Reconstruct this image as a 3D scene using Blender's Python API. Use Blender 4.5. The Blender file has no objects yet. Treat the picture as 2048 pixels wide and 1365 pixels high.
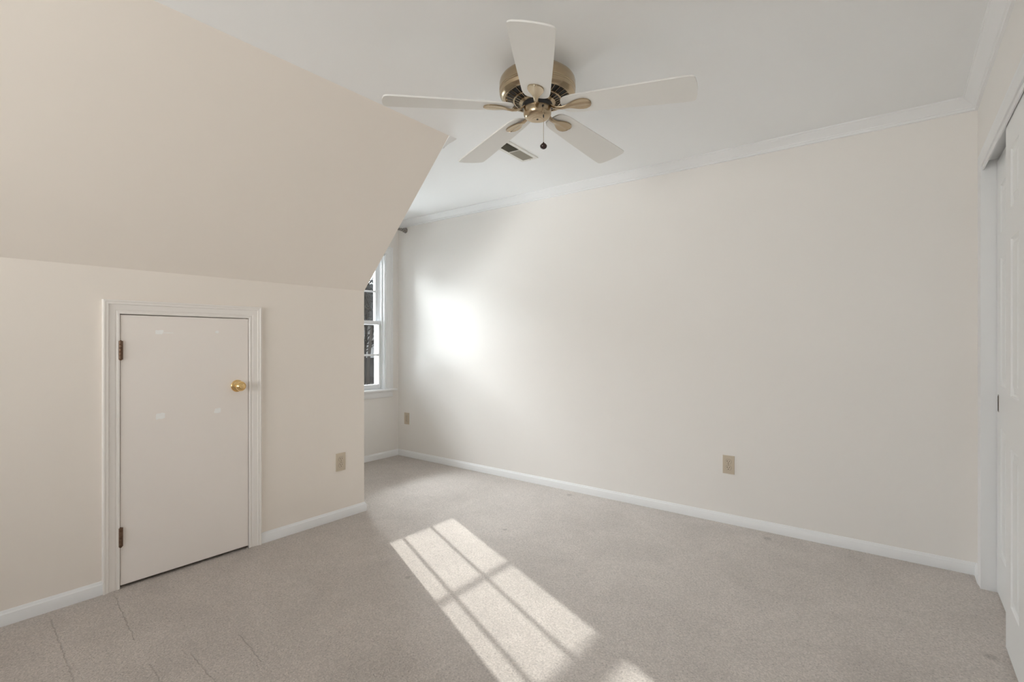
import bpy, bmesh, math, random
from mathutils import Vector, Matrix

random.seed(7)
S = bpy.context.scene
C = S.collection
PI = math.pi

# ------------------------------------------------------------------ camera
cam_d = bpy.data.cameras.new('camera')
cam = bpy.data.objects.new('camera', cam_d)
C.objects.link(cam)
cam.location = (0.0, 0.0, 1.17)
cam.rotation_euler = (math.radians(90), 0, math.radians(37.41))
cam_d.sensor_width = 36.0
cam_d.lens = 1008.0 / 2048.0 * 36.0
cam_d.clip_start = 0.02
cam_d.clip_end = 300
S.camera = cam

# ------------------------------------------------------------------ view, sky, sun, added fill lamps
S.view_settings.view_transform = 'Standard'
S.view_settings.look = 'None'
S.view_settings.exposure = 0.0
S.view_settings.gamma = 1.0
S.view_settings.use_curve_mapping = False
S.cycles.use_denoising = True
S.cycles.max_bounces = 14
S.cycles.diffuse_bounces = 10
S.cycles.transparent_max_bounces = 16
S.cycles.sample_clamp_indirect = 6.0

SUN_AZ = (1.0, -0.432)      # direction the sunlight travels over the floor
SUN_TAN = 0.376
SUN_STRENGTH = 4.2
SKY_STRENGTH = 4.7
REAR_WATTS = 385.0
SIDE_WATTS = 95.0
GROUND_WATTS = 410.0
HIGH_WATTS = 1250.0
REAR_COL = (1.0, 0.955, 0.90)
SIDE_COL = (0.93, 0.965, 1.0)
GROUND_COL = (0.86, 0.94, 1.0)

w = bpy.data.worlds.new('world')
S.world = w
w.use_nodes = True
nt = w.node_tree
bg = nt.nodes['Background']
tc = nt.nodes.new('ShaderNodeTexCoord')
sep = nt.nodes.new('ShaderNodeSeparateXYZ')
rmp = nt.nodes.new('ShaderNodeValToRGB')
nt.links.new(tc.outputs['Generated'], sep.inputs[0])
nt.links.new(sep.outputs['Z'], rmp.inputs[0])
rmp.color_ramp.elements[0].position = 0.0
rmp.color_ramp.elements[0].color = (0.90, 0.93, 0.98, 1)
rmp.color_ramp.elements[1].position = 0.7
rmp.color_ramp.elements[1].color = (0.74, 0.84, 1.0, 1)
nt.links.new(rmp.outputs[0], bg.inputs[0])
bg.inputs[1].default_value = SKY_STRENGTH

sl = bpy.data.lights.new('sun', 'SUN')
sun = bpy.data.objects.new('sun', sl)
C.objects.link(sun)
hl = math.hypot(*SUN_AZ)
sdir = Vector((SUN_AZ[0], SUN_AZ[1], -SUN_TAN * hl)).normalized()
sun.rotation_euler = sdir.to_track_quat('-Z', 'Y').to_euler()
sl.energy = SUN_STRENGTH
sl.color = (1.0, 0.98, 0.945)
sl.angle = math.radians(0.53)

# added fill lamps that brighten the room: each stands outdoors, beyond the glass
def fill_lamp(name, loc, aim, sx, sy, watts, col):
    d = bpy.data.lights.new(name, 'AREA')
    o = bpy.data.objects.new(name, d)
    C.objects.link(o)
    d.shape = 'RECTANGLE'
    d.size, d.size_y = sx, sy
    d.energy = watts
    d.color = col
    o.location = loc
    o.rotation_euler = Vector(aim).to_track_quat('-Z', 'Y').to_euler()
fill_lamp('rear_fill_lamp', (-0.35, -5.2, 0.55), (-0.14, 1, 0.18), 4.0, 2.6, REAR_WATTS, REAR_COL)
fill_lamp('dormer_side_fill_lamp', (-5.35, 1.35, 1.65), (0.42, 0.91, 0), 2.2, 2.6, SIDE_WATTS, SIDE_COL)
fill_lamp('dormer_ground_fill_lamp', (-5.5, 2.55, 0.12), (0.20, 0.06, 0.98), 2.6, 2.2, GROUND_WATTS, GROUND_COL)
fill_lamp('dormer_high_fill_lamp', (-5.6, 2.85, 3.0), (0.30, 0.0, -0.95), 2.8, 2.4, HIGH_WATTS, SIDE_COL)

# ------------------------------------------------------------------ room measures
XK, XW, XC = -2.92, -4.08, 0.318      # knee wall, dormer window wall, closet wall
YR, YC, YB = 3.41, 2.14, -2.20       # long wall, dormer cheek, wall behind the camera
ZC, ZK, XS = 2.385, 1.514, -2.105    # ceiling, top of knee wall, where the slope meets the ceiling

# ------------------------------------------------------------------ materials
def mat(name, col, rough=0.6, metal=0.0, spec=0.5):
    m = bpy.data.materials.new(name)
    m.use_nodes = True
    b = m.node_tree.nodes['Principled BSDF']
    b.inputs['Base Color'].default_value = (*col, 1)
    b.inputs['Roughness'].default_value = rough
    b.inputs['Metallic'].default_value = metal
    b.inputs['Specular IOR Level'].default_value = spec
    return m

def nodes(m):
    t = m.node_tree
    return t, t.nodes, t.links, t.nodes['Principled BSDF']

def noisy(m, scale, amount, bump=0.0, bdist=0.001, detail=4.0, stretch=None, bscale=None):
    """Procedural variation of the base colour and a fine bump."""
    t, n, l, b = nodes(m)
    col = tuple(b.inputs['Base Color'].default_value)[:3]
    co = n.new('ShaderNodeTexCoord')
    src = co.outputs['Object']
    if stretch:
        mp = n.new('ShaderNodeMapping')
        mp.inputs['Scale'].default_value = stretch
        l.new(src, mp.inputs[0])
        src = mp.outputs[0]
    nz = n.new('ShaderNodeTexNoise')
    nz.inputs['Scale'].default_value = scale
    nz.inputs['Detail'].default_value = detail
    l.new(src, nz.inputs['Vector'])
    mx = n.new('ShaderNodeMix')
    mx.data_type = 'RGBA'
    mx.inputs[6].default_value = (*[c * (1 - amount) for c in col], 1)
    mx.inputs[7].default_value = (*[min(1, c * (1 + amount)) for c in col], 1)
    l.new(nz.outputs['Fac'], mx.inputs[0])
    l.new(mx.outputs[2], b.inputs['Base Color'])
    if bump:
        n2 = n.new('ShaderNodeTexNoise')
        n2.inputs['Scale'].default_value = bscale or scale * 6
        n2.inputs['Detail'].default_value = 3
        l.new(src, n2.inputs['Vector'])
        bp = n.new('ShaderNodeBump')
        bp.inputs['Strength'].default_value = bump
        bp.inputs['Distance'].default_value = bdist
        l.new(n2.outputs['Fac'], bp.inputs['Height'])
        l.new(bp.outputs[0], b.inputs['Normal'])
    return m

WALL = noisy(mat('wall_paint_warm_lit', (0.87, 0.81, 0.745), 0.55, spec=0.3), 1.3, 0.012, 0.12, 0.0008, bscale=160)  # knee wall and slope: warmer light put into the wall paint's colour
WALL2 = noisy(mat('wall_paint_cool_lit', (0.86, 0.835, 0.805), 0.55, spec=0.3), 1.3, 0.012, 0.12, 0.0008, bscale=160)  # same wall paint, with the cooler window light put into its colour
TRIM_WARM = noisy(mat('cream_white_trim_enamel', (0.87, 0.835, 0.80), 0.34, spec=0.45), 3.0, 0.012, 0.05, 0.0005, bscale=90)
CEIL = noisy(mat('white_ceiling_paint', (0.91, 0.92, 0.925), 0.8, spec=0.2), 1.1, 0.01, 0.1, 0.0008, bscale=140)
TRIM = noisy(mat('white_trim_enamel', (0.86, 0.865, 0.87), 0.32, spec=0.45), 3.0, 0.012, 0.05, 0.0005, bscale=90)
DOORP = noisy(mat('white_door_enamel', (0.90, 0.845, 0.80), 0.40, spec=0.4), 2.2, 0.018, 0.06, 0.0006, bscale=70)
CLOSET = noisy(mat('white_closet_enamel', (0.85, 0.86, 0.86), 0.30, spec=0.5), 2.0, 0.01, 0.05, 0.0005, bscale=60)
VINYL = noisy(mat('white_window_vinyl', (0.86, 0.875, 0.89), 0.35), 4.0, 0.01)
ALMOND = noisy(mat('almond_plastic', (0.60, 0.515, 0.405), 0.38), 30.0, 0.02)
SLOT = noisy(mat('dark_slot', (0.05, 0.035, 0.025), 0.7), 40.0, 0.1)
BRASS = noisy(mat('polished_brass', (0.86, 0.62, 0.30), 0.16, 1.0), 20.0, 0.05)
ANTIQUE = noisy(mat('antique_brass', (0.46, 0.365, 0.25), 0.25, 1.0), 9.0, 0.10, 0.05, 0.0005, stretch=(1, 1, 9))
ANTIQUE_DARK = noisy(mat('dark_antique_brass', (0.35, 0.265, 0.175), 0.36, 1.0), 12.0, 0.12)
BRONZE = noisy(mat('aged_bronze', (0.17, 0.105, 0.07), 0.42, 0.8), 60.0, 0.3)
BLACK = noisy(mat('black_enamel', (0.012, 0.012, 0.014), 0.35), 20.0, 0.1)
BLADE = noisy(mat('white_fan_blade', (0.83, 0.825, 0.80), 0.38, spec=0.4), 5.0, 0.012, 0.05, 0.0004, bscale=60)
NICKEL = noisy(mat('brushed_nickel', (0.33, 0.31, 0.29), 0.16, 1.0), 30.0, 0.1)
PATCH = noisy(mat('torn_white_tape', (0.95, 0.945, 0.93), 0.85), 60.0, 0.04, 0.3, 0.0008)
VENTW = noisy(mat('white_vent_enamel', (0.80, 0.79, 0.75), 0.45), 20.0, 0.02)
VENTD = noisy(mat('grey_vent_slat', (0.44, 0.42, 0.36), 0.5), 20.0, 0.05)
DUCT = noisy(mat('dark_duct', (0.03, 0.03, 0.028), 0.8), 20.0, 0.1)
WOOD = noisy(mat('raw_wood', (0.30, 0.22, 0.14), 0.7), 3.0, 0.2, stretch=(1, 1, 8))
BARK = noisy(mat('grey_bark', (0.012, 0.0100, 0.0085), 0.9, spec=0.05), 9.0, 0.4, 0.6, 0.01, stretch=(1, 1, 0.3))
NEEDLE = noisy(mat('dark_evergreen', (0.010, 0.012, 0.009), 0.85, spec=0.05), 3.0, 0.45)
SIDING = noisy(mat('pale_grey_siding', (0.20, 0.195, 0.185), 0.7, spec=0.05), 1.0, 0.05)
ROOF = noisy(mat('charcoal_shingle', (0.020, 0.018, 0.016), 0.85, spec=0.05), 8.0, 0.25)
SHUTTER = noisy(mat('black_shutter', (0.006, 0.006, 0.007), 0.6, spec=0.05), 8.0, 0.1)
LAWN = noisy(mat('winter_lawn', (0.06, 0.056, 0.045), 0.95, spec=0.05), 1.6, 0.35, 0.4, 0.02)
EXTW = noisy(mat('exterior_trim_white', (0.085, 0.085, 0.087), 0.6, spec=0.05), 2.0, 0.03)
DGLASS = noisy(mat('dark_window_glass', (0.03, 0.035, 0.04), 0.08), 2.0, 0.1)

def wave_siding(m):
    t, n, l, b = nodes(m)
    co = n.new('ShaderNodeTexCoord')
    wv = n.new('ShaderNodeTexWave')
    wv.bands_direction = 'Z'
    wv.wave_profile = 'SAW'
    wv.inputs['Scale'].default_value = 1.6
    l.new(co.outputs['Object'], wv.inputs['Vector'])
    bp = n.new('ShaderNodeBump')
    bp.inputs['Strength'].default_value = 0.8
    bp.inputs['Distance'].default_value = 0.02
    l.new(wv.outputs['Fac'], bp.inputs['Height'])
    l.new(bp.outputs[0], b.inputs['Normal'])
wave_siding(SIDING)

# thin window glass: clear with a faint mirror, lets straight sunlight pass
GLASS = bpy.data.materials.new('window_glass')
GLASS.use_nodes = True
gt = GLASS.node_tree
gt.nodes.remove(gt.nodes['Principled BSDF'])
tr = gt.nodes.new('ShaderNodeBsdfTransparent')
tr.inputs[0].default_value = (0.95, 0.965, 0.96, 1)
gl = gt.nodes.new('ShaderNodeBsdfGlossy')
gl.inputs['Roughness'].default_value = 0.02
fr = gt.nodes.new('ShaderNodeFresnel')
fr.inputs['IOR'].default_value = 1.45
ms = gt.nodes.new('ShaderNodeMixShader')
gt.links.new(fr.outputs[0], ms.inputs[0])
gt.links.new(tr.outputs[0], ms.inputs[1])
gt.links.new(gl.outputs[0], ms.inputs[2])
gt.links.new(ms.outputs[0], gt.nodes['Material Output'].inputs[0])

# ---- carpet
def carpet():
    m = mat('beige_plush_carpet', (0.5, 0.45, 0.41), 0.95, spec=0.08)
    t, n, l, b = nodes(m)
    b.inputs['Sheen Weight'].default_value = 0.12
    b.inputs['Sheen Roughness'].default_value = 0.6
    co = n.new('ShaderNodeTexCoord')
    P = co.outputs['Object']

    def math_(op, a, c=None, clamp=False):
        q = n.new('ShaderNodeMath')
        q.operation = op
        q.use_clamp = clamp
        for i, v in enumerate((a, c)):
            if v is None:
                continue
            if isinstance(v, (int, float)):
                q.inputs[i].default_value = v
            else:
                l.new(v, q.inputs[i])
        return q.outputs[0]

    def noise(scale, detail=2.0, rough=0.5, vec=None, dist=0.0):
        q = n.new('ShaderNodeTexNoise')
        q.inputs['Scale'].default_value = scale
        q.inputs['Detail'].default_value = detail
        q.inputs['Roughness'].default_value = rough
        q.inputs['Distortion'].default_value = dist
        l.new(vec or P, q.inputs['Vector'])
        return q

    def ramp(v, a, c):
        q = n.new('ShaderNodeMapRange')
        q.interpolation_type = 'SMOOTHSTEP'
        q.inputs[1].default_value = a
        q.inputs[2].default_value = c
        l.new(v, q.inputs[0])
        return q.outputs[0]

    sp = n.new('ShaderNodeSeparateXYZ')
    l.new(P, sp.inputs[0])
    X, Y = sp.outputs[0], sp.outputs[1]
    # tufts: warped cells with dark gaps between the yarn ends
    wz = noise(38, 2)
    off = n.new('ShaderNodeVectorMath')
    off.operation = 'MULTIPLY_ADD'
    off.inputs[1].default_value = (0.016, 0.016, 0)
    l.new(wz.outputs['Color'], off.inputs[0])
    l.new(P, off.inputs[2])
    vo = n.new('ShaderNodeTexVoronoi')
    vo.feature = 'F1'
    vo.inputs['Scale'].default_value = 120
    l.new(off.outputs[0], vo.inputs['Vector'])
    cell = ramp(vo.outputs['Distance'], 0.75, 0.1)
    fine = noise(330, 3, 0.6)
    mid = noise(75, 2, 0.55, dist=1.1)
    rid = math_('ABSOLUTE', math_('SUBTRACT', mid.outputs['Fac'], 0.47))
    brk = ramp(noise(28, 2).outputs['Fac'], 0.42, 0.58)
    gap = math_('MAXIMUM', ramp(rid, 0.004, 0.030), math_('MULTIPLY', brk, 0.75))          # irregular wormy gaps
    spk = ramp(noise(125, 1, 0.5).outputs['Fac'], 0.335, 0.40)      # small dark holes between tufts
    hgt = math_('ADD', math_('MULTIPLY', cell, 0.45), math_('ADD', math_('MULTIPLY', fine.outputs['Fac'], 0.35), math_('ADD', math_('MULTIPLY', gap, 0.28), math_('MULTIPLY', spk, 0.42))))
    # brushed pile: broad soft patches
    big = noise(2.6, 4, 0.55, dist=0.8)
    tramp = noise(9, 3, 0.55)
    # vacuum / seam creases and furniture dents, shapes of their own in the pile
    wob = noise(30, 2)
    wobv = math_('MULTIPLY', math_('SUBTRACT', wob.outputs['Fac'], 0.5), 0.02)
    marks = None
    for (ax, ay, bx, by) in ((-2.84, 0.506, -1.75, 0.425), (-2.86, 0.731, -2.36, 0.669), (-2.15, 0.657, -1.75, 0.62),
                             (-2.10, 0.769, -1.70, 0.745), (-2.09, 0.937, -1.83, 0.905)):
        sl_ = (by - ay) / (bx - ax)
        dy = math_('ABSOLUTE', math_('ADD', math_('SUBTRACT', math_('SUBTRACT', Y, ay), math_('MULTIPLY', math_('SUBTRACT', X, ax), sl_)), wobv))
        line = ramp(dy, 0.0048, 0.0005)
        ends = math_('MULTIPLY', ramp(X, ax - 0.02, ax + 0.03), ramp(X, bx + 0.02, bx - 0.03))
        k = math_('MULTIPLY', math_('MULTIPLY', line, ends), 0.75)
        marks = k if marks is None else math_('MAXIMUM', marks, k)
    for (dx, dy_, r) in ((-1.932, 2.455, 0.021), (-1.923, 1.665, 0.020), (-1.979, 3.305, 0.030), (-0.611, 3.287, 0.030),
                         (0.275, 2.56, 0.03)):
        vd = n.new('ShaderNodeVectorMath')
        vd.operation = 'DISTANCE'
        l.new(P, vd.inputs[0])
        vd.inputs[1].default_value = (dx, dy_, 0)
        k = ramp(math_('ADD', vd.outputs['Value'], wobv), r, r * 0.35)
        marks = math_('MAXIMUM', marks, k)
    # colour
    tone = math_('ADD', math_('MULTIPLY', big.outputs['Fac'], 0.34), math_('MULTIPLY', tramp.outputs['Fac'], 0.12))
    tone = math_('ADD', tone, 0.77)
    tone = math_('MULTIPLY', tone, math_('ADD', math_('MULTIPLY', hgt, 0.50), 0.56))
    tone = math_('MULTIPLY', tone, math_('SUBTRACT', 1.0, math_('MULTIPLY', marks, 0.25)))
    mx = n.new('ShaderNodeMix')
    mx.data_type = 'RGBA'
    mx.blend_type = 'MULTIPLY'
    mx.inputs[0].default_value = 1.0
    mx.inputs[6].default_value = (0.545, 0.494, 0.456, 1)
    l.new(tone, mx.inputs[7])
    l.new(mx.outputs[2], b.inputs['Base Color'])
    hh = math_('SUBTRACT', hgt, math_('MULTIPLY', marks, 0.9))
    bp = n.new('ShaderNodeBump')
    bp.inputs['Strength'].default_value = 0.55
    bp.inputs['Distance'].default_value = 0.005
    l.new(hh, bp.inputs['Height'])
    # the pile leans towards the window
    lean = n.new('ShaderNodeVectorMath')
    lean.operation = 'ADD'
    l.new(bp.outputs[0], lean.inputs[0])
    lean.inputs[1].default_value = (-0.28, 0.20, 0)
    nn = n.new('ShaderNodeVectorMath')
    nn.operation = 'NORMALIZE'
    l.new(lean.outputs[0], nn.inputs[0])
    l.new(nn.outputs[0], b.inputs['Normal'])
    return m
CARPET = carpet()

# ------------------------------------------------------------------ mesh helpers
def obj(name, bm, m, parent=None, smooth=False):
    bmesh.ops.recalc_face_normals(bm, faces=bm.faces)
    me = bpy.data.meshes.new(name)
    bm.to_mesh(me)
    bm.free()
    o = bpy.data.objects.new(name, me)
    C.objects.link(o)
    for k in (m if isinstance(m, (list, tuple)) else [m]):
        me.materials.append(k)
    if smooth:
        for p in me.polygons:
            p.use_smooth = True
        if smooth != 'all':
            me.set_sharp_from_angle(angle=math.radians(smooth if smooth is not True else 35))
    if parent:
        o.parent = parent
    return o

def struct(name, bm, m, parent=None, smooth=False):
    o = obj(name, bm, m, parent, smooth)
    if parent is None:
        o['kind'] = 'structure'
    return o

def tag(o, label, cat, group=None):
    o['label'] = label
    o['category'] = cat
    if group:
        o['group'] = group
    return o

def thing(name, label, cat, loc=(0, 0, 0), rot=(0, 0, 0), group=None):
    o = bpy.data.objects.new(name, None)
    o.empty_display_size = 0.05
    C.objects.link(o)
    o.location = loc
    o.rotation_euler = rot
    return tag(o, label, cat, group)

def box(bm, a, b, bev=0.0, seg=2):
    a, b = [min(p) for p in zip(a, b)], [max(p) for p in zip(a, b)]
    v = [bm.verts.new((x, y, z)) for x in (a[0], b[0]) for y in (a[1], b[1]) for z in (a[2], b[2])]
    fs = [bm.faces.new([v[i] for i in q]) for q in ((0, 1, 3, 2), (4, 6, 7, 5), (0, 4, 5, 1), (2, 3, 7, 6), (0, 2, 6, 4), (1, 5, 7, 3))]
    if bev:
        es = list({e for f in fs for e in f.edges})
        bmesh.ops.bevel(bm, geom=es, offset=bev, segments=seg, profile=0.5, affect='EDGES')

def new():
    return bmesh.new()

def boxes(lst, bev=0.0):
    bm = new()
    for a, b in lst:
        box(bm, a, b, bev)
    return bm

def poly_prism(bm, pts, off):
    """pts: 3-D polygon; off: extrusion vector."""
    off = Vector(off)
    a = [bm.verts.new(p) for p in pts]
    b = [bm.verts.new(Vector(p) + off) for p in pts]
    bm.faces.new(a)
    bm.faces.new(b[::-1])
    for i in range(len(a)):
        j = (i + 1) % len(a)
        bm.faces.new((a[i], a[j], b[j], b[i]))

def lathe(bm, prof, M=Matrix.Identity(4), n=40):
    """prof: (radius, height) pairs turned about local z, then moved by M."""
    rings = []
    for r, z in prof:
        if r < 1e-6:
            rings.append([bm.verts.new(M @ Vector((0, 0, z)))])
        else:
            rings.append([bm.verts.new(M @ Vector((r * math.cos(2 * PI * k / n), r * math.sin(2 * PI * k / n), z))) for k in range(n)])
    for a, b in zip(rings, rings[1:]):
        for k in range(n):
            k2 = (k + 1) % n
            if len(a) == 1 and len(b) == 1:
                continue
            if len(a) == 1:
                bm.faces.new((a[0], b[k], b[k2]))
            elif len(b) == 1:
                bm.faces.new((a[k], b[0], a[k2]))
            else:
                bm.faces.new((a[k], b[k], b[k2], a[k2]))

def tube(bm, pts, rad, n=8, cap=True):
    pts = [Vector(p) for p in pts]
    rads = rad if isinstance(rad, (list, tuple)) else [rad] * len(pts)
    rings = []
    ref = None
    for i, p in enumerate(pts):
        d = (pts[min(i + 1, len(pts) - 1)] - pts[max(i - 1, 0)]).normalized()
        if ref is None:
            ref = Vector((0, 0, 1)) if abs(d.z) < 0.9 else Vector((1, 0, 0))
        u = (ref - d * ref.dot(d)).normalized()
        ref = u
        v = d.cross(u)
        rings.append([bm.verts.new(p + (u * math.cos(2 * PI * k / n) + v * math.sin(2 * PI * k / n)) * rads[i]) for k in range(n)])
    for a, b in zip(rings, rings[1:]):
        for k in range(n):
            bm.faces.new((a[k], a[(k + 1) % n], b[(k + 1) % n], b[k]))
    if cap:
        bm.faces.new(rings[0][::-1])
        bm.faces.new(rings[-1])

def sweep(bm, path, N, prof, start_fix=None):
    """Mitred moulding: path lies in the plane with normal N; each profile point is (outwards, along N).
    Outwards is N x direction."""
    N = Vector(N)
    path = [Vector(p) for p in path]
    perps = [N.cross((b - a).normalized()) for a, b in zip(path, path[1:])]
    rings = []
    for i, p in enumerate(path):
        if i == 0:
            o = perps[0]
        elif i == len(path) - 1:
            o = perps[-1]
        else:
            s = perps[i - 1] + perps[i]
            o = s * (2.0 / s.length_squared)
        rings.append([bm.verts.new(p + o * q[0] + N * q[1]) for q in prof])
    if start_fix:
        for v in rings[0]:
            v.co = start_fix(v.co)
    n = len(prof)
    for a, b in zip(rings, rings[1:]):
        for k in range(n):
            bm.faces.new((a[k], a[(k + 1) % n], b[(k + 1) % n], b[k]))
    bm.faces.new(rings[0])
    bm.faces.new(rings[-1][::-1])

# ------------------------------------------------------------------ room shell
T = 0.12
struct('floor', boxes([((-4.25, YB - T, -0.10), (1.1, YR + T, 0.0))]), CARPET)
struct('ceiling', boxes([((-4.25, YB - T, ZC), (1.1, YR + T, ZC + 0.12))]), CEIL)
struct('wall_right', boxes([((-4.25, YR, 0), (1.1, YR + T, ZC))]), WALL2)

# knee wall with the opening of the access door
DY0, DY1, DZ = 0.764, 1.360, 1.296
g = 0.004
bm = boxes([((XK - 0.10, YB - T, 0), (XK, DY0 - g, ZK)), ((XK - 0.10, DY1 + g, 0), (XK, YC, ZK)),
            ((XK - 0.10, DY0 - g, DZ + g), (XK, DY1 + g, ZK))])
struct('wall_left', bm, WALL)
struct('wall_attic', boxes([((XK - 0.40, DY0 - 0.3, 0), (XK - 0.36, DY1 + 0.3, ZK)),
                            ((XK - 0.36, DY0 - 0.34, 0), (XK - 0.10, DY0 - 0.3, ZK)), ((XK - 0.36, DY1 + 0.3, 0), (XK - 0.10, DY1 + 0.34, ZK)),
                            ((XK - 0.40, DY0 - 0.34, ZK), (XK - 0.10, DY1 + 0.34, ZK + 0.04))]), WOOD)
# sloped ceiling over it
nx, nz = -(ZC - ZK), (XS - XK)
q = math.hypot(nx, nz)
nx, nz = nx / q * 0.10, nz / q * 0.10
bm = new()
poly_prism(bm, [(XK, YB - T, ZK), (XS, YB - T, ZC), (XS + nx, YB - T, ZC + nz), (XK - 0.10, YB - T, ZK + 0.06), (XK - 0.10, YB - T, ZK)], (0, YC - YB + T, 0))
struct('wall_slope', bm, WALL)
# cheek of the dormer, behind knee wall and slope
bm = new()
poly_prism(bm, [(-4.25, YC - 0.1, 0), (XK - 0.1, YC - 0.1, 0), (XK - 0.1, YC - 0.1, ZK + 0.06), (XS + nx, YC - 0.1, ZC), (-4.25, YC - 0.1, ZC)], (0, 0.1, 0))
struct('wall_cheek', bm, WALL2)

# dormer window wall
WY0, WY1, WZ0, WZ1 = 2.475, 3.245, 0.685, 2.035
bm = boxes([((XW - 0.17, YC, 0), (XW, WY0, ZC)), ((XW - 0.17, WY1, 0), (XW, YR, ZC)),
            ((XW - 0.17, WY0, 0), (XW, WY1, WZ0)), ((XW - 0.17, WY0, WZ1), (XW, WY1, ZC))])
struct('wall_window', bm, WALL2)

# closet wall with the sliding-door opening, closet shell behind it
CY0, CY1, CZ = 2.03, 3.232, 1.995
bm = boxes([((XC, YB - T, 0), (XC + 0.11, CY0, ZC)), ((XC, CY1 + 0.012, 0), (XC + 0.13, YR, ZC)), ((XC, CY0, CZ + 0.03), (XC + 0.13, CY1 + 0.012, ZC))])
struct('wall_closet', bm, WALL2)
struct('wall_closet_back', boxes([((1.0, YB - T, 0), (1.1, YR, ZC)), ((XC + 0.11, 1.5, 0), (1.0, 1.6, ZC))]), WALL2)

# wall behind the camera with an added wide window, unseen, for fill light
RX0, RX1, RZ0, RZ1 = -2.5, -0.4, 0.82, 2.12
bm = boxes([((XK - 0.1, YB - T, 0), (RX0, YB, ZC)), ((RX1, YB - T, 0), (1.1, YB, ZC)),
            ((RX0, YB - T, 0), (RX1, YB, RZ0)), ((RX0, YB - T, RZ1), (RX1, YB, ZC))])
struct('wall_rear', bm, WALL2)
fill_win = struct('fill_window', boxes([((RX0, YB - 0.10, RZ0), (RX0 + 0.05, YB - 0.03, RZ1)), ((RX1 - 0.05, YB - 0.10, RZ0), (RX1, YB - 0.03, RZ1)),
                                 ((RX0 + 0.05, YB - 0.10, RZ0), (RX1 - 0.05, YB - 0.03, RZ0 + 0.05)), ((RX0 + 0.05, YB - 0.10, RZ1 - 0.05), (RX1 - 0.05, YB - 0.03, RZ1)),
                                 (((RX0 + RX1) / 2 - 0.03, YB - 0.10, RZ0 + 0.05), ((RX0 + RX1) / 2 + 0.03, YB - 0.03, RZ1 - 0.05))]), VINYL)
obj('pane', boxes([((RX0 + 0.05, YB - 0.068, RZ0 + 0.05), ((RX0 + RX1) / 2 - 0.03, YB - 0.064, RZ1 - 0.05)),
                   (((RX0 + RX1) / 2 + 0.03, YB - 0.068, RZ0 + 0.05), (RX1 - 0.05, YB - 0.064, RZ1 - 0.05))]), GLASS, fill_win)

# ------------------------------------------------------------------ baseboards and crown
BASE = [(0, 0), (0.013, 0), (0.013, 0.042), (0.0115, 0.045), (0.0115, 0.047), (0.009, 0.0495), (0.0065, 0.053), (0.0055, 0.058), (0.003, 0.061), (0, 0.061)]
CW = 0.066   # casing width
def baseboard(name, path):
    bm = new()
    sweep(bm, [(x, y, 0) for x, y in path], (0, 0, 1), BASE)
    return struct(name, bm, TRIM, smooth=30)
# outward = up x direction, so the room lies to the left of the walking direction
baseboard('baseboard_left', [(XK, DY0 - CW, ), (XK, YB)])
baseboard('baseboard_knee', [(XW, YC), (XK, YC), (XK, DY1 + CW)])
baseboard('baseboard_window', [(XW, YR), (XW, YC)])
baseboard('baseboard_right', [(XC, CY1 + 0.0585), (XC, YR), (XW, YR)])
baseboard('baseboard_closet', [(XC, YB), (XC, CY0 - 0.065)])
baseboard('baseboard_rear', [(XK, YB), (XC, YB)])

CROWN = [(0, 0), (0.060, 0), (0.060, 0.006), (0.054, 0.009), (0.052, 0.013), (0.046, 0.018), (0.034, 0.027), (0.024, 0.037), (0.019, 0.043),
         (0.018, 0.047), (0.012, 0.050), (0.011, 0.060), (0.0, 0.062)]
def crown(name, path, fix=None):
    bm = new()
    sweep(bm, [(x, y, ZC) for x, y in path], (0, 0, -1), CROWN, fix)
    return struct(name, bm, TRIM, smooth=25)
# outward = down x direction: the room lies to the right of the walking direction
crown('trim_1', [(XW, YR), (XC, YR), (XC, YB)])
kx = (XS - XK) / (ZC - ZK)
def cut_on_slope(co):
    return Vector((XS - (ZC - co.z) * kx + 0.004, co.y, co.z))
bm = new()
sweep(bm, [(XS, YC, ZC), (XW, YC, ZC), (XW, YR, ZC)], (0, 0, -1), [(o, z) for o, z in CROWN], cut_on_slope)
struct('trim_2', bm, TRIM, smooth=25)

# ------------------------------------------------------------------ access door in the knee wall
CAS = [(0, 0), (0, 0.010), (0.002, 0.012), (0.010, 0.012), (0.012, 0.0095), (0.016, 0.0095), (0.020, 0.012), (0.034, 0.0135), (0.044, 0.015), (0.046, 0.0185),
       (0.056, 0.0185), (0.058, 0.0205), (0.064, 0.0205), (0.066, 0.018), (0.066, 0)]
bm = new()
# outward = N x direction with N = +X: walking down the right leg .. outward must point away from the opening
sweep(bm, [(XK, DY0, 0), (XK, DY0, DZ + 0.002), (XK, DY1, DZ + 0.002), (XK, DY1, 0)][::-1], (1, 0, 0), [(-o, t) for o, t in CAS])
struct('trim_3', bm, TRIM_WARM, smooth=25)
# jamb lining
struct('trim_4', boxes([((XK - 0.098, DY0 - g, 0), (XK - 0.0395, DY0 + 0.010, DZ - 0.008)), ((XK - 0.098, DY1 - 0.010, 0), (XK - 0.0395, DY1 + g, DZ - 0.008)),
                        ((XK - 0.098, DY0 - g, DZ - 0.008), (XK - 0.0395, DY1 + g, DZ + g))]), TRIM_WARM)
door = struct('door_1', boxes([((XK - 0.036, DY0 + 0.003, 0.014), (XK + 0.006, DY1 - 0.003, DZ - 0.002))], 0.0012), DOORP)
XD = XK + 0.006
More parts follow.
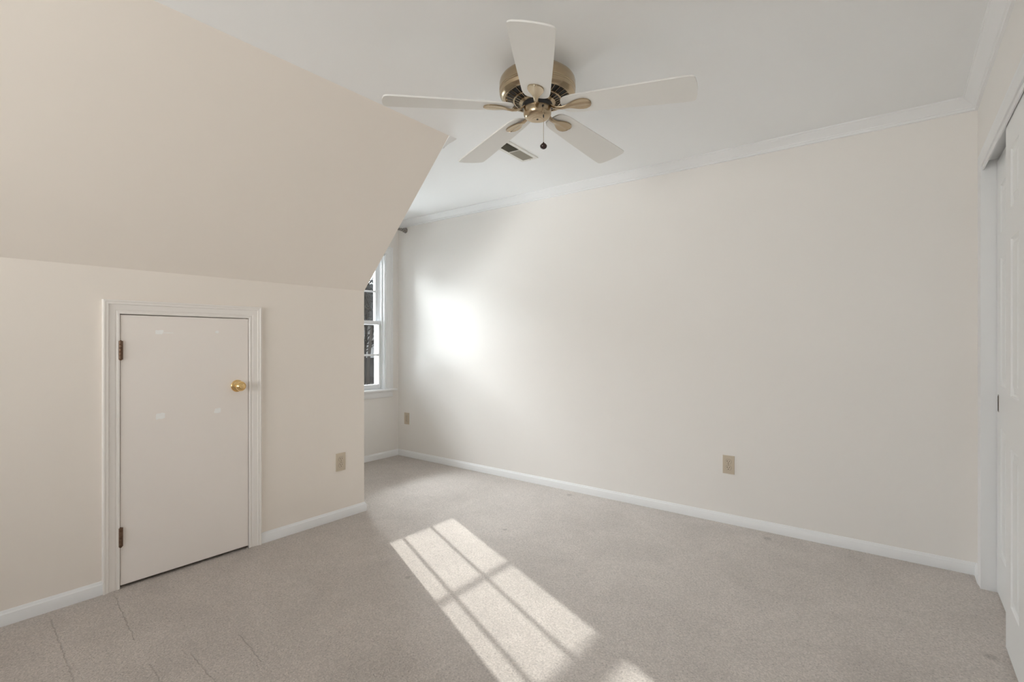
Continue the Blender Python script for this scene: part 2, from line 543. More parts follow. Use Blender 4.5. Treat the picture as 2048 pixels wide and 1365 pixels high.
# tape scraps left on the slab
def scrap(y, z, w_, h, seed, name='tape_scrap'):
    r = random.Random(seed)
    bm = new()
    n = 14
    pts = []
    for k in range(n):
        a = 2 * PI * k / n
        cx = max(-1, min(1, 1.35 * math.cos(a))) * w_ / 2
        cz = max(-1, min(1, 1.35 * math.sin(a))) * h / 2
        pts.append((XD - 0.0003, y + cx * r.uniform(0.82, 1.08) + 0.12 * cz, z + cz * r.uniform(0.8, 1.1)))
    poly_prism(bm, pts, (0.0016, 0, 0))
    o = obj(name, bm, PATCH, door)
    o['label'] = 'torn white tape scrap'
    return o
scrap(0.925, 1.214, 0.036, 0.022, 1)
scrap(1.192, 1.219, 0.016, 0.014, 2)
scrap(0.930, 0.796, 0.040, 0.031, 3)
scrap(1.195, 0.795, 0.034, 0.026, 4)
bm = new()
box(bm, (XD - 0.0003, 0.938, 1.2095), (XD + 0.0004, 0.985, 1.2125))
o = obj('tape_scrap', bm, PATCH, door)
o['label'] = 'thin torn strip of tape residue'
# hinges
def hinge(zc):
    bm = new()
    h = 0.089
    for k in range(5):
        z0 = zc - h / 2 + k * h / 5
        lathe(bm, [(0, 0.0002), (0.0070, 0.0002), (0.0074, 0.0008), (0.0074, h / 5 - 0.0008), (0.0070, h / 5 - 0.0002), (0, h / 5 - 0.0002)],
              Matrix.Translation((XD + 0.0055, DY0 + 0.002, z0)), 16)
    o = obj('hinge', bm, BRONZE, door, 40)
    o['label'] = 'dark bronze hinge'
    bm = new()
    box(bm, (XD - 0.001, DY0 + 0.004, zc - h / 2), (XD + 0.0015, DY0 + 0.013, zc + h / 2))
    obj('hinge_leaf', bm, BRONZE, o)
    bm = new()
    tube(bm, [(XD + 0.0055, DY0 + 0.002, zc - h / 2 - 0.003), (XD + 0.0055, DY0 + 0.002, zc + h / 2 + 0.003)], 0.0045, 12)
    obj('hinge_pin', bm, BRONZE, o, 40)
hinge(1.126)
hinge(0.243)
# knob
KM = Matrix.Translation((XD, 1.296, 0.921)) @ Matrix.Rotation(PI / 2, 4, 'Y')
bm = new()
lathe(bm, [(0, 0), (0.033, 0), (0.0335, 0.003), (0.032, 0.006), (0.029, 0.0072), (0.0275, 0.0062), (0.025, 0.0075), (0.020, 0.012), (0.015, 0.014), (0, 0.014)], KM, 48)
ros = obj('knob_rosette', bm, BRASS, door, 50)
ros['label'] = 'polished brass knob rose'
bm = new()
lathe(bm, [(0.0115, 0.012), (0.0115, 0.024), (0.014, 0.028), (0.021, 0.031), (0.0255, 0.037), (0.0272, 0.044), (0.0262, 0.050), (0.0235, 0.0545), (0.021, 0.0565),
           (0.0205, 0.0555), (0.0185, 0.0555), (0.016, 0.0585), (0.012, 0.0605), (0.0115, 0.0595), (0.0095, 0.0595), (0.006, 0.0615), (0, 0.062)], KM, 48)
kn = obj('knob', bm, BRASS, door, 50)
kn['label'] = 'polished brass round door knob'
bm = new()
lathe(bm, [(0, 0), (0.0026, 0), (0.0026, 0.0012), (0, 0.0014)], Matrix.Translation((XD + 0.008, 1.296 - 0.0215, 0.921)) @ Matrix.Rotation(PI / 2, 4, 'Y'), 12)
obj('rosette_screw', bm, SLOT, ros)

# ------------------------------------------------------------------ dormer window
win = struct('window_1', boxes([((XW - 0.165, WY0, WZ0), (XW, WY0 + 0.012, WZ1)), ((XW - 0.165, WY1 - 0.012, WZ0), (XW, WY1, WZ1)),
                                ((XW - 0.165, WY0 + 0.012, WZ1 - 0.012), (XW, WY1 - 0.012, WZ1)), ((XW - 0.165, WY0 + 0.012, WZ0), (XW - 0.03, WY1 - 0.012, WZ0 + 0.010)),
                                # parting stops at the sides and head
                                ((XW - 0.100, WY1 - 0.020, WZ0 + 0.01), (XW - 0.088, WY1 - 0.012, WZ1 - 0.012)), ((XW - 0.100, WY0 + 0.012, WZ0 + 0.01), (XW - 0.088, WY0 + 0.020, WZ1 - 0.012)),
                                ((XW - 0.045, WY1 - 0.022, WZ0 + 0.01), (XW - 0.033, WY1 - 0.012, WZ1 - 0.012)), ((XW - 0.045, WY0 + 0.012, WZ0 + 0.01), (XW - 0.033, WY0 + 0.022, WZ1 - 0.012))]), VINYL)
SY0, SY1 = WY0 + 0.014, WY1 - 0.014
GY0, GY1 = 2.530, 3.202
MY = (2.764, 2.990)
def sash(x0, x1, z0, z1, gz0, gz1, mz):
    s = obj('sash', boxes([((x0, SY0, z0), (x1, GY0, z1)), ((x0, GY1, z0), (x1, SY1, z1)), ((x0, GY0, z0), (x1, GY1, gz0)), ((x0, GY0, gz1), (x1, GY1, z1))], 0.0015), VINYL, win)
    xm = (x0 + x1) / 2
    obj('pane', boxes([((xm - 0.002, GY0, gz0), (xm + 0.002, GY1, gz1))]), GLASS, s)
    bm = new()
    mw = 0.009
    for y in MY:
        box(bm, (xm + 0.0022, y - mw, gz0), (xm + 0.013, y + mw, gz1))
    ys = [GY0, MY[0] - mw, MY[0] + mw, MY[1] - mw, MY[1] + mw, GY1]
    for a, b in ((0, 1), (2, 3), (4, 5)):
        box(bm, (xm + 0.0022, ys[a], mz - mw), (xm + 0.013, ys[b], mz + mw))
    obj('muntin', bm, VINYL, s)
    return s
sash(XW - 0.085, XW - 0.047, WZ0 + 0.012, 1.372, 0.737, 1.334, 1.031)
sash(XW - 0.138, XW - 0.102, 1.334, WZ1 - 0.014, 1.374, 1.982, 1.668)
bm = new()
sweep(bm, [(XW, WY0 + 0.003, WZ0 + 0.004), (XW, WY0 + 0.003, WZ1 - 0.003), (XW, WY1 - 0.003, WZ1 - 0.003), (XW, WY1 - 0.003, WZ0 + 0.004)][::-1], (1, 0, 0), [(-o * 1.28, t) for o, t in CAS])
obj('casing', bm, TRIM, win, 25)
bm = new()
box(bm, (XW - 0.045, WY0 + 0.013, WZ0 - 0.016), (XW, WY1 - 0.013, WZ0 + 0.004))
box(bm, (XW, WY0 - 0.12, WZ0 - 0.016), (XW + 0.045, WY1 + 0.12, WZ0 + 0.004), 0.006, 3)
obj('window_sill', bm, TRIM, win, 30)
bm = new()
box(bm, (XW, WY0 - 0.08, WZ0 - 0.078), (XW + 0.016, WY1 + 0.08, WZ0 - 0.016), 0.004)
obj('apron', bm, TRIM, win, 30)

# ------------------------------------------------------------------ tension curtain rod across the dormer
rod = thing('curtain_rod', 'slim nickel curtain rod with ringed round end mount, high across the window recess', 'curtain rod', (-3.965, YR, 2.292))
RM = Matrix.Rotation(PI / 2, 4, 'X')      # local z -> -Y
bm = new()
lathe(bm, [(0, 0.11), (0.0085, 0.11), (0.0085, YR - YC - 0.11), (0, YR - YC - 0.11)], RM, 20)
obj('rod', bm, NICKEL, rod, 40)
for base, sgn in ((0.0, 1), (YR - YC, -1)):
    bm = new()
    pr = [(0, 0.0005), (0.027, 0.0005), (0.028, 0.004), (0.026, 0.009), (0.021, 0.012), (0.019, 0.016), (0.0225, 0.020), (0.0235, 0.026), (0.0215, 0.031), (0.0145, 0.034),
          (0.0125, 0.050), (0.0145, 0.054), (0.0165, 0.058), (0.0145, 0.062), (0.0125, 0.066), (0.0125, 0.105), (0.0145, 0.108), (0.0145, 0.116), (0.0, 0.117)]
    lathe(bm, [(r, base + sgn * z) for r, z in pr], RM, 32)
    obj('end_mount', bm, NICKEL, rod, 30)

# ------------------------------------------------------------------ sliding closet doors
# lining of the opening: side jamb, head with recessed track
bm = boxes([((XC, CY1, 0), (XC + 0.13, CY1 + 0.012, CZ + 0.03)), ((XC + 0.050, CY0, 0), (XC + 0.11, CY0 + 0.003, CZ)),
            ((XC + 0.005, CY0, CZ + 0.022), (XC + 0.13, CY1, CZ + 0.03)),
            ((XC, CY0, CZ - 0.020), (XC + 0.005, CY1, CZ + 0.03))])
struct('trim_5', bm, TRIM)
bm = new()
CC = [(0, 0), (0, 0.010), (0.003, 0.012), (0.010, 0.012), (0.013, 0.010), (0.018, 0.0115), (0.040, 0.015), (0.044, 0.018), (0.056, 0.018), (0.059, 0.015), (0.059, 0)]
sweep(bm, [(XC, CY1, 0), (XC, CY1, CZ), (XC, CY0, CZ), (XC, CY0, 0)][::-1], (-1, 0, 0), [(-o, t * 0.62) for o, t in CC])
struct('trim_6', bm, TRIM, smooth=25)

def panel_door(name, xf, y1, y0, z0, z1):
    """Six-panel slab, moulded face towards -X at x = xf."""
    W = y1 - y0
    st = 0.098
    ms_ = 0.092
    pw = (W - 2 * st - ms_) / 2
    us = [0, st, st + pw, st + pw + ms_, W - st, W]
    vs = [z0, 0.200, 0.782, 0.965, 1.546, 1.652, 1.872, z1]
    bm = new()
    P = lambda u, v, d: (xf + d, y1 - u, v)
    def quad(u0, u1, v0, v1):
        bm.faces.new([bm.verts.new(P(*c)) for c in ((u0, v0, 0), (u1, v0, 0), (u1, v1, 0), (u0, v1, 0))])
    def panel(u0, u1, v0, v1):
        rings = []
        for ins, d in ((0, 0), (0.003, 0.0), (0.007, 0.0045), (0.013, 0.0075), (0.020, 0.0075), (0.042, 0.0015), (0.0425, 0.0008)):
            rings.append([bm.verts.new(P(*c)) for c in ((u0 + ins, v0 + ins, d), (u1 - ins, v0 + ins, d), (u1 - ins, v1 - ins, d), (u0 + ins, v1 - ins, d))])
        for a, b in zip(rings, rings[1:]):
            for k in range(4):
                bm.faces.new((a[k], a[(k + 1) % 4], b[(k + 1) % 4], b[k]))
        bm.faces.new(rings[-1])
    for i in range(5):
        for j in range(7):
            if i in (1, 3) and j in (1, 3, 5):
                panel(us[i], us[i + 1], vs[j], vs[j + 1])
            else:
                quad(us[i], us[i + 1], vs[j], vs[j + 1])
    d = 0.034
    for a, b, c, e in (((0, z0, 0), (W, z0, 0), (W, z0, d), (0, z0, d)), ((0, z1, 0), (W, z1, 0), (W, z1, d), (0, z1, d)),
                       ((0, z0, 0), (0, z1, 0), (0, z1, d), (0, z0, d)), ((W, z0, 0), (W, z1, 0), (W, z1, d), (W, z0, d)),
                       ((0, z0, d), (W, z0, d), (W, z1, d), (0, z1, d))):
        bm.faces.new([bm.verts.new(P(*q)) for q in (a, b, c, e)])
    bmesh.ops.remove_doubles(bm, verts=bm.verts, dist=1e-5)
    return struct(name, bm, CLOSET)
d2 = panel_door('door_2', XC + 0.008, 2.652, 2.034, 0.012, CZ + 0.005)
d3 = panel_door('door_3', XC + 0.049, CY1 - 0.003, 2.62, 0.012, CZ + 0.005)
bm = new()
yp, zp = CY1 - 0.048, 0.885
box(bm, (XC + 0.0475, yp - 0.012, zp - 0.040), (XC + 0.0505, yp + 0.012, zp + 0.040), 0.0012)
fp = obj('finger_pull', bm, NICKEL, d3)
fp['label'] = 'recessed grey metal finger pull'
bm = new()
box(bm, (XC + 0.0470, yp - 0.007, zp - 0.034), (XC + 0.0476, yp + 0.007, zp + 0.034))
obj('pull_recess', bm, SLOT, fp)

# ------------------------------------------------------------------ wall outlets
def outlet(label, M):
    r = thing('wall_outlet', label, 'outlet')
    r.matrix_world = M
    # local: x right along the wall, y up, z out of the wall
    bm = new()
    w2, h2 = 0.0355, 0.0585
    pr = [(1.0, 0.0), (1.0, 0.002), (0.985, 0.004), (0.95, 0.0055)]
    rings = []
    for s, z in pr:
        e = (1 - s) * w2
        rings.append([bm.verts.new((sx * (w2 - e), sy * (h2 - e), z)) for sx, sy in ((-1, -1), (1, -1), (1, 1), (-1, 1))])
    for a, b in zip(rings, rings[1:]):
        for k in range(4):
            bm.faces.new((a[k], a[(k + 1) % 4], b[(k + 1) % 4], b[k]))
    bm.faces.new(rings[-1])
    bm.faces.new(rings[0][::-1])
    obj('cover_plate', bm, ALMOND, r, 20)
    for cy in (0.0195, -0.0195):
        bm = new()
        n = 32
        pts = []
        for k in range(n):
            a = 2 * PI * k / n
            pts.append((0.0172 * math.cos(a), cy + max(-0.0140, min(0.0140, 0.0172 * math.sin(a))), 0.0054))
        poly_prism(bm, pts, (0, 0, 0.0022))
        rc = obj('receptacle', bm, ALMOND, r)
        bm = new()
        n = 32
        o_ = [(p[0] * 1.05, cy + (p[1] - cy) * 1.06) for p in pts]
        for k in range(n):
            k2 = (k + 1) % n
            bm.faces.new([bm.verts.new(c) for c in ((pts[k][0], pts[k][1], 0.0057), (pts[k2][0], pts[k2][1], 0.0057), (*o_[k2], 0.0057), (*o_[k], 0.0057))])
        obj('receptacle_gap', bm, SLOT, rc)
        for sx, hh in ((-0.0064, 0.0044), (0.0064, 0.0036)):
            bm = new()
            box(bm, (sx - 0.0014, cy + 0.0035 - hh, 0.0074), (sx + 0.0014, cy + 0.0035 + hh, 0.0078))
            obj('slot', bm, SLOT, rc)
        bm = new()
        lathe(bm, [(0, 0.0074), (0.0026, 0.0074), (0.0026, 0.0078), (0, 0.0078)], Matrix.Translation((0, cy - 0.0078, 0)), 12)
        obj('ground_hole', bm, SLOT, rc)
    bm = new()
    lathe(bm, [(0, 0.005), (0.0032, 0.005), (0.0030, 0.0064), (0, 0.0068)], n=14)
    obj('plate_screw', bm, ANTIQUE_DARK, r)
    return r
def on_right(x, z):
    return Matrix.Translation((x, YR, z)) @ Matrix(((1, 0, 0, 0), (0, 0, -1, 0), (0, 1, 0, 0), (0, 0, 0, 1)))
def on_knee(y, z):
    return Matrix.Translation((XK, y, z)) @ Matrix(((0, 0, 1, 0), (1, 0, 0, 0), (0, 1, 0, 0), (0, 0, 0, 1)))
outlet('almond duplex outlet low on the wide right wall, nearest the closet', on_right(-0.860, 0.377))
outlet('almond duplex outlet low in the far corner beside the window recess', on_right(-3.948, 0.385))
outlet('almond duplex outlet between the small white door and the wall corner', on_knee(1.955, 0.372))

# ------------------------------------------------------------------ ceiling register
vt = thing('ceiling_vent', 'white rectangular air register with two slatted halves on the ceiling', 'vent', (-1.940, 2.560, ZC), (0, 0, math.radians(3)))
vw, vl = 0.062, 0.190     # half width (x), half length (y)
bm = new()
iw, il = 0.040, 0.166
z0, z1 = -0.006, 0.0
for a, b in (((-vw, -vl), (-iw, vl)), ((iw, -vl), (vw, vl)), ((-iw, -vl), (iw, -il)), ((-iw, il), (iw, vl)), ((-iw, -0.004), (iw, 0.004))):
    box(bm, (a[0], a[1], z0), (b[0], b[1], z1))
obj('vent_frame', bm, VENTW, vt)
bm = new()
box(bm, (-iw, -il, -0.0012), (iw, il, -0.0004))
obj('duct_opening', bm, DUCT, vt)
for (ya, yb, tilt) in ((-il, -0.004, -58), (0.004, il, 40)):
    bm = new()
    ns = 11
    for k in range(ns):
        x = -iw + (k + 0.5) * 2 * iw / ns
        a = math.radians(tilt)
        dx, dz = 0.0042 * math.cos(a), 0.0042 * math.sin(a)
        zc = -0.0050
        p = [(x - dx, ya, zc - dz), (x + dx, ya, zc + dz), (x + dx, ya, zc + dz + 0.0007), (x - dx, ya, zc - dz + 0.0007)]
        poly_prism(bm, p, (0, yb - ya, 0))
    obj('louver_bank', bm, VENTD, vt)
bm = new()
box(bm, (-0.020, -vl + 0.006, -0.016), (-0.012, -vl + 0.014, -0.006), 0.001)
obj('damper_lever', bm, ANTIQUE_DARK, vt)
for y in (-vl + 0.010, vl - 0.010):
    bm = new()
    lathe(bm, [(0, -0.0076), (0.003, -0.0070), (0.003, -0.0058), (0, -0.0058)], Matrix.Translation((0.006, y, 0)), 12)
    obj('vent_screw', bm, ANTIQUE_DARK, vt)

# ------------------------------------------------------------------ ceiling fan
FX, FY = -1.262, 1.834
fan = thing('ceiling_fan', 'five-bladed ceiling fan with white blades and antique brass motor housing', 'ceiling fan', (FX, FY, ZC))
Z = lambda z: z - ZC
bm = new()
lathe(bm, [(0, Z(2.384)), (0.085, Z(2.384)), (0.086, Z(2.372)), (0.078, Z(2.352)), (0.070, Z(2.340)), (0.0, Z(2.340))], n=48)
obj('canopy', bm, ANTIQUE, fan, 40)
bm = new()
lathe(bm, [(0, Z(2.345)), (0.118, Z(2.345)), (0.134, Z(2.343)), (0.138, Z(2.341)), (0.140, Z(2.337)), (0.150, Z(2.332)), (0.158, Z(2.325)), (0.1645, Z(2.315)), (0.167, Z(2.303)), (0.1675, Z(2.277)), (0.1660, Z(2.2755)), (0.1660, Z(2.2735)), (0.1675, Z(2.272)),
           (0.1675, Z(2.2695)), (0.1660, Z(2.268)), (0.1660, Z(2.266)), (0.1670, Z(2.2645)), (0.164, Z(2.252)), (0.156, Z(2.244)), (0.145, Z(2.240)), (0.141, Z(2.240)), (0.139, Z(2.244)), (0, Z(2.250))], n=72)
obj('motor_housing', bm, ANTIQUE, fan, 30)
bm = new()
lathe(bm, [(0.138, Z(2.2455)), (0.066, Z(2.222)), (0, Z(2.222))], n=48)
obj('motor_core', bm, BLACK, fan, 30)
bm = new()
for k in range(30):       # slotted underside: radial ribs and two rings
    a = 2 * PI * k / 30
    e, t_ = Vector((math.cos(a), math.sin(a), 0)), Vector((-math.sin(a), math.cos(a), 0))
    hw = 0.0013
    A, B = e * 0.139 + Vector((0, 0, Z(2.2400))), e * 0.074 + Vector((0, 0, Z(2.2165)))
    poly_prism(bm, [A - t_ * hw, A + t_ * hw, B + t_ * hw, B - t_ * hw], (0, 0, 0.004))
for r0, r1, za, zb in ((0.101, 0.107, 2.2265, 2.2287), (0.066, 0.080, 2.2135, 2.219)):
    lathe(bm, [(r0, Z(za)), (r1, Z(zb)), (r1, Z(zb + 0.005)), (r0, Z(za + 0.005)), (r0, Z(za))], n=48)
obj('vent_grille', bm, ANTIQUE, fan, 30)
bm = new()
lathe(bm, [(0, Z(2.224)), (0.066, Z(2.222)), (0.067, Z(2.205)), (0.060, Z(2.196)), (0, Z(2.196))], n=40)
obj('flywheel', bm, BLACK, fan, 40)
bm = new()
lathe(bm, [(0, Z(2.199)), (0.058, Z(2.199)), (0.0605, Z(2.196)), (0.0615, Z(2.176)), (0.060, Z(2.166)), (0.055, Z(2.158)), (0.047, Z(2.153)), (0.042, Z(2.1525)), (0.0415, Z(2.1515)), (0.034, Z(2.151)),
           (0.0335, Z(2.1500)), (0.022, Z(2.1495)), (0.0215, Z(2.1485)), (0, Z(2.1480))], n=56)
sw = obj('switch_housing', bm, ANTIQUE, fan, 35)
bm = new()
lathe(bm, [(0, 0.001), (0.0045, 0.0005), (0.0045, -0.001), (0.003, -0.0025), (0, -0.003)], Matrix.Translation((0, 0, Z(2.1485))), 16)
obj('cap_screw', bm, BLACK, sw, 40)

def blade_outline():
    """Half outline (r, half width) from root to tip."""
    return [(0.112, 0.020), (0.114, 0.033), (0.120, 0.043), (0.130, 0.0505), (0.145, 0.0555), (0.170, 0.059), (0.300, 0.0655), (0.450, 0.0725), (0.600, 0.0785), (0.640, 0.0795), (0.650, 0.0775), (0.656, 0.072), (0.6595, 0.062), (0.664, 0.035), (0.6655, 0.012)]
PITCH = math.radians(-10)
DROOP = math.radians(3.4)
def blade(ang):
    M = Matrix.Translation((0, 0, Z(2.199))) @ Matrix.Rotation(ang, 4, 'Z') @ Matrix.Rotation(DROOP, 4, 'Y') @ Matrix.Rotation(PITCH, 4, 'X')
    ol = blade_outline()
    pts = [(r, -h) for r, h in ol] + [(r, h) for r, h in ol[::-1]]
    bm = new()
    a = [bm.verts.new((x, y, 0.003)) for x, y in pts]
    b = [bm.verts.new((x, y, -0.003)) for x, y in pts]
    bm.faces.new(a)
    bm.faces.new(b[::-1])
    for i in range(len(a)):
        j = (i + 1) % len(a)
        bm.faces.new((a[i], b[i], b[j], a[j]))
    ed = [e for e in bm.edges if abs(e.verts[0].co.z - e.verts[1].co.z) < 1e-6]
    bmesh.ops.bevel(bm, geom=ed, offset=0.0012, segments=2, affect='EDGES')
    bmesh.ops.transform(bm, matrix=M, verts=bm.verts)
    bl = obj('blade', bm, BLADE, fan, 40)
    # cast iron: neck from the flywheel, swelling into a ridged leaf below the blade
    st = [(0.058, 0.012, 0.006), (0.075, 0.0105, -0.006), (0.095, 0.0095, -0.014), (0.115, 0.0095, -0.0155), (0.135, 0.0115, -0.0125), (0.150, 0.0165, -0.0095), (0.165, 0.0235, -0.0080), (0.182, 0.0300, -0.0075),
          (0.200, 0.0335, -0.0070), (0.216, 0.0325, -0.0065), (0.229, 0.0270, -0.0060), (0.237, 0.0180, -0.0055), (0.2415, 0.0070, -0.0050)]
    bm = new()
    rings = []
    for r, hw, z in st:
        k = min(1.0, max(0.0, (r - 0.13) / 0.05))
        row = []
        for s in (-1, -0.86, -0.55, -0.16, 0, 0.16, 0.55, 0.86, 1):
            prof = (1 - abs(s) ** 2.2) * 0.0045 * (1 - k) + k * (0.0035 * math.exp(-(s / 0.13) ** 2) + 0.0022 * math.exp(-((abs(s) - 0.92) / 0.16) ** 2))
            row.append(bm.verts.new((r, s * hw, z - prof)))
        row += [bm.verts.new((r, s * hw, max(z + 0.0035, z) )) for s in (1, 0.5, -0.5, -1)]
        rings.append(row)
    n = len(rings[0])
    for p, q_ in zip(rings, rings[1:]):
        for k in range(n):
            bm.faces.new((p[k], p[(k + 1) % n], q_[(k + 1) % n], q_[k]))
    bm.faces.new(rings[0])
    bm.faces.new(rings[-1][::-1])
    bmesh.ops.transform(bm, matrix=M, verts=bm.verts)
    ir = obj('blade_iron', bm, ANTIQUE, bl, 60)
    ir['label'] = 'antique brass leaf-shaped blade bracket'
for k in range(5):
    blade(math.radians(302.76 + 72 * k))
# pull chain on the camera side of the switch housing
bm = new()
lathe(bm, [(0, 0), (0.0055, 0.0), (0.0055, 0.004), (0.003, 0.007), (0, 0.007)], Matrix.Translation((0.0505, -0.0315, Z(2.182))) @ Vector((0.848, -0.53, 0.0)).to_track_quat('Z', 'Y').to_matrix().to_4x4(), 16)
obj('chain_grommet', bm, BLACK, sw, 40)
pc = Vector((0.0565, -0.0352, Z(2.181)))
bm = new()
nb = 46
L = 0.160
for k in range(nb):
    bmesh.ops.create_icosphere(bm, subdivisions=1, radius=0.0015, matrix=Matrix.Translation(pc - Vector((0, 0, (k + 0.5) * L / nb))))
tube(bm, [pc, pc - Vector((0, 0, L))], 0.0006, 6)
ch = obj('pull_chain', bm, ANTIQUE_DARK, fan)
bm = new()
lathe(bm, [(0, 0.010), (0.003, 0.010), (0.0035, 0.006), (0.009, 0.003), (0.0142, -0.003), (0.0150, -0.008), (0.0125, -0.014), (0.007, -0.018), (0.003, -0.0195), (0, -0.020)], Matrix.Translation(pc - Vector((0, 0, L + 0.008))), 28)
kb = obj('chain_knob', bm, mat('dark_wood_bead', (0.035, 0.018, 0.016), 0.25), ch, 50)
bm = new()
lathe(bm, [(0, 0.006), (0.0026, 0.006), (0.0026, -0.006), (0, -0.006)], Matrix.Translation(pc - Vector((0, 0, 0.046))), 10)
obj('chain_connector', bm, BLACK, ch)

# ------------------------------------------------------------------ outside the dormer window
struct('ground', boxes([((-70, -45, -3.3), (-5.2, 70, -3.0))]), LAWN)

def tree_mesh(base, pts, r0, r1, n_br, seed, avoid=None, blen=(0.7, 1.6)):
    r = random.Random(seed)
    bm = new()
    pts = [Vector(p) for p in pts]
    def spline(ps, m=6):
        out = []
        for i in range(len(ps) - 1):
            p0, p1, p2, p3 = ps[max(i - 1, 0)], ps[i], ps[i + 1], ps[min(i + 2, len(ps) - 1)]
            for k in range(m):
                t = k / m
                out.append(0.5 * ((2 * p1) + (p2 - p0) * t + (2 * p0 - 5 * p1 + 4 * p2 - p3) * t * t + (3 * p1 - p0 - 3 * p2 + p3) * t ** 3))
        return out + [ps[-1]]
    tr_ = spline(pts)
    rr = [r0 + (r1 - r0) * i / (len(tr_) - 1) for i in range(len(tr_))]
    tube(bm, tr_, rr, 10)
    def limb(p, d, L, rad, lvl):
        ps, q_ = [p.copy()], p.copy()
        for k in range(5):
            d = (d + Vector((r.uniform(-.3, .3), r.uniform(-.3, .3), r.uniform(-.1, .28)))).normalized()
            q_ = q_ + d * (L / 5)
            if avoid and avoid(q_):
                break
            ps.append(q_.copy())
        if len(ps) < 2:
            return
        tube(bm, ps, [max(0.003, rad * (1 - 0.8 * i / 5)) for i in range(len(ps))], 6)
        if lvl:
            for _ in range(4):
                k = r.randrange(1, len(ps))
                limb(ps[k], Vector((r.uniform(-1, 1), r.uniform(-1, 1), r.uniform(-.2, .8))).normalized(), L * r.uniform(.35, .6), rad * 0.45, lvl - 1)
    for i in range(n_br):
        k = int(len(tr_) * r.uniform(0.35, 0.98))
        k = min(k, len(tr_) - 1)
        a = r.uniform(0, 2 * PI)
        limb(tr_[k], Vector((math.cos(a), math.sin(a), r.uniform(0.1, 0.8))).normalized(), r.uniform(*blen), rr[k] * 0.5, 2)
    return bm

def sun_lane(p):      # keep limbs out of the beam that reaches the window
    yc = 2.86 + 0.428 * (-4.08 - p.x)
    return abs(p.y - yc) < 0.65

def at(px, py, depth):
    """World point seen at a photo pixel, at a depth along the view axis (used once, to site the trees and the house)."""
    f, th = 1008.0, math.radians(37.41)
    u, v = (px - 1024) / f, (py - 682.5) / f
    return Vector((depth * (-math.sin(th) + math.cos(th) * u), depth * (math.cos(th) + math.sin(th) * u), 1.17 - depth * v))
t0 = at(735, 800, 9.0)
bm = tree_mesh(t0, [(t0.x + 0.15, t0.y - 0.1, -3.05), (t0.x, t0.y, t0.z - 1.2), at(736, 775, 9.0), at(737, 725, 9.0), at(740, 690, 9.0), at(744, 655, 9.1), at(749, 610, 9.1), at(753, 560, 9.2), at(756, 500, 9.3), at(752, 420, 9.3), at(757, 330, 9.3)], 0.034, 0.017, 42, 5, sun_lane, (0.4, 1.1))
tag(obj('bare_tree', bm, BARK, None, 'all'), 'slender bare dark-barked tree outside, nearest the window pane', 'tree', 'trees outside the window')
t1 = at(728, 800, 10.5)
bm = tree_mesh(t1, [(t1.x, t1.y, -3.05), at(728, 770, 10.5), at(729, 720, 10.5), at(731, 690, 10.5), at(733, 650, 10.6), at(730, 600, 10.7), at(735, 540, 10.7), at(733, 450, 10.7)], 0.038, 0.017, 42, 11, sun_lane, (0.4, 1.2))
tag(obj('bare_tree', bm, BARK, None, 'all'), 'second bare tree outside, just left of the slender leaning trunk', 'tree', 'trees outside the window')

def evergreen(loc, h, rad, seed, label):
    r = random.Random(seed)
    t = thing('evergreen_tree', label, 'tree', loc, group='trees outside the window')
    bm = new()
    tube(bm, [(0, 0, -0.05), (0, 0, h * 0.9)], [0.16, 0.03], 8)
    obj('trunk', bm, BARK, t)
    bm = new()
    for k in range(520):
        u = r.uniform(0.06, 1.0)
        R_ = rad * (1 - u) ** 0.8 + 0.08
        a = r.uniform(0, 2 * PI)
        L = R_ * r.uniform(0.7, 1.1)
        z = h * (0.08 + 0.92 * u)
        e = Vector((math.cos(a), math.sin(a), 0))
        tt = Vector((-e.y, e.x, 0))
        tip = e * L + Vector((0, 0, z - 0.25 * L))
        w_ = 0.10 + 0.22 * L * 0.5
        mid_ = e * L * 0.6 + Vector((0, 0, z - 0.05 * L))
        root = Vector((0, 0, z))
        for s in (1, -1):
            up = Vector((0, 0, -0.14 * L))
            vs_ = [bm.verts.new(c) for c in (root, mid_, tip)] + [bm.verts.new(mid_ + tt * s * w_ + up)]
            bm.faces.new((vs_[0], vs_[1], vs_[3]))
            bm.faces.new((vs_[1], vs_[2], vs_[3]))
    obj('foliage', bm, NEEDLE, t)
    return t
E1 = at(690, 683, 27); E2 = at(795, 683, 34); E3 = at(700, 683, 33)
evergreen((E1.x, E1.y, -3.0), 8.2, 2.0, 3, 'tall dark evergreen behind the neighbouring roof, seen at the left of the window pane')
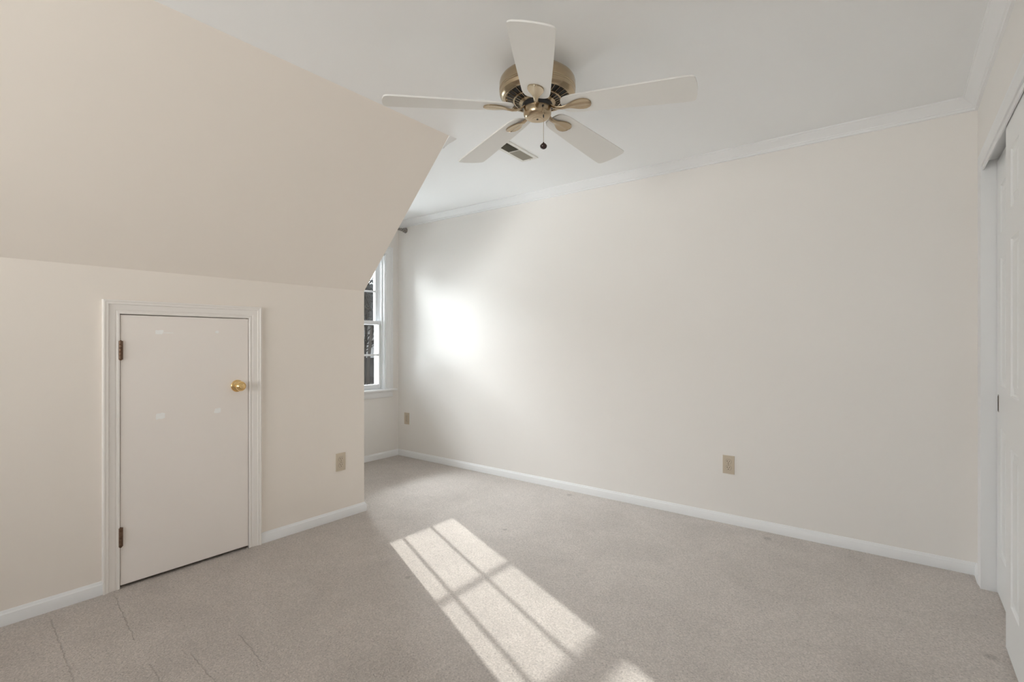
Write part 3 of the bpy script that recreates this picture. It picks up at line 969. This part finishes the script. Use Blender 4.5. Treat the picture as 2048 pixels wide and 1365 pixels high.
evergreen((E2.x, E2.y, -3.0), 8.8, 1.9, 4, 'dark evergreen behind the neighbouring roof, seen by the right window stile')

# neighbouring house across the yard
hc = at(744, 683, 16.5)
ha = math.radians(-53)
house = thing('neighboring_house', 'pale sided house with dark shutters across the yard, seen through the window', 'house', (hc.x, hc.y, -3.0), (0, 0, ha + PI / 2))
# local: +x along the facade, -y faces this room; z from the ground
view = Vector((math.sin(math.radians(37.41)), -math.cos(math.radians(37.41)), 0))
HW, HD, HH = 5.5, 6.0, 4.7
bm = boxes([((-HW, 0, 0), (HW, HD, HH))])
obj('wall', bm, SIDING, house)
bm = new()
poly_prism(bm, [(-HW - 0.4, -0.45, HH - 0.05), (-HW - 0.4, HD / 2, HH + 1.5), (-HW - 0.4, HD + 0.45, HH - 0.05), (-HW - 0.4, HD + 0.45, HH + 0.1), (-HW - 0.4, HD / 2, HH + 1.68), (-HW - 0.4, -0.45, HH + 0.1)], (2 * HW + 0.8, 0, 0))
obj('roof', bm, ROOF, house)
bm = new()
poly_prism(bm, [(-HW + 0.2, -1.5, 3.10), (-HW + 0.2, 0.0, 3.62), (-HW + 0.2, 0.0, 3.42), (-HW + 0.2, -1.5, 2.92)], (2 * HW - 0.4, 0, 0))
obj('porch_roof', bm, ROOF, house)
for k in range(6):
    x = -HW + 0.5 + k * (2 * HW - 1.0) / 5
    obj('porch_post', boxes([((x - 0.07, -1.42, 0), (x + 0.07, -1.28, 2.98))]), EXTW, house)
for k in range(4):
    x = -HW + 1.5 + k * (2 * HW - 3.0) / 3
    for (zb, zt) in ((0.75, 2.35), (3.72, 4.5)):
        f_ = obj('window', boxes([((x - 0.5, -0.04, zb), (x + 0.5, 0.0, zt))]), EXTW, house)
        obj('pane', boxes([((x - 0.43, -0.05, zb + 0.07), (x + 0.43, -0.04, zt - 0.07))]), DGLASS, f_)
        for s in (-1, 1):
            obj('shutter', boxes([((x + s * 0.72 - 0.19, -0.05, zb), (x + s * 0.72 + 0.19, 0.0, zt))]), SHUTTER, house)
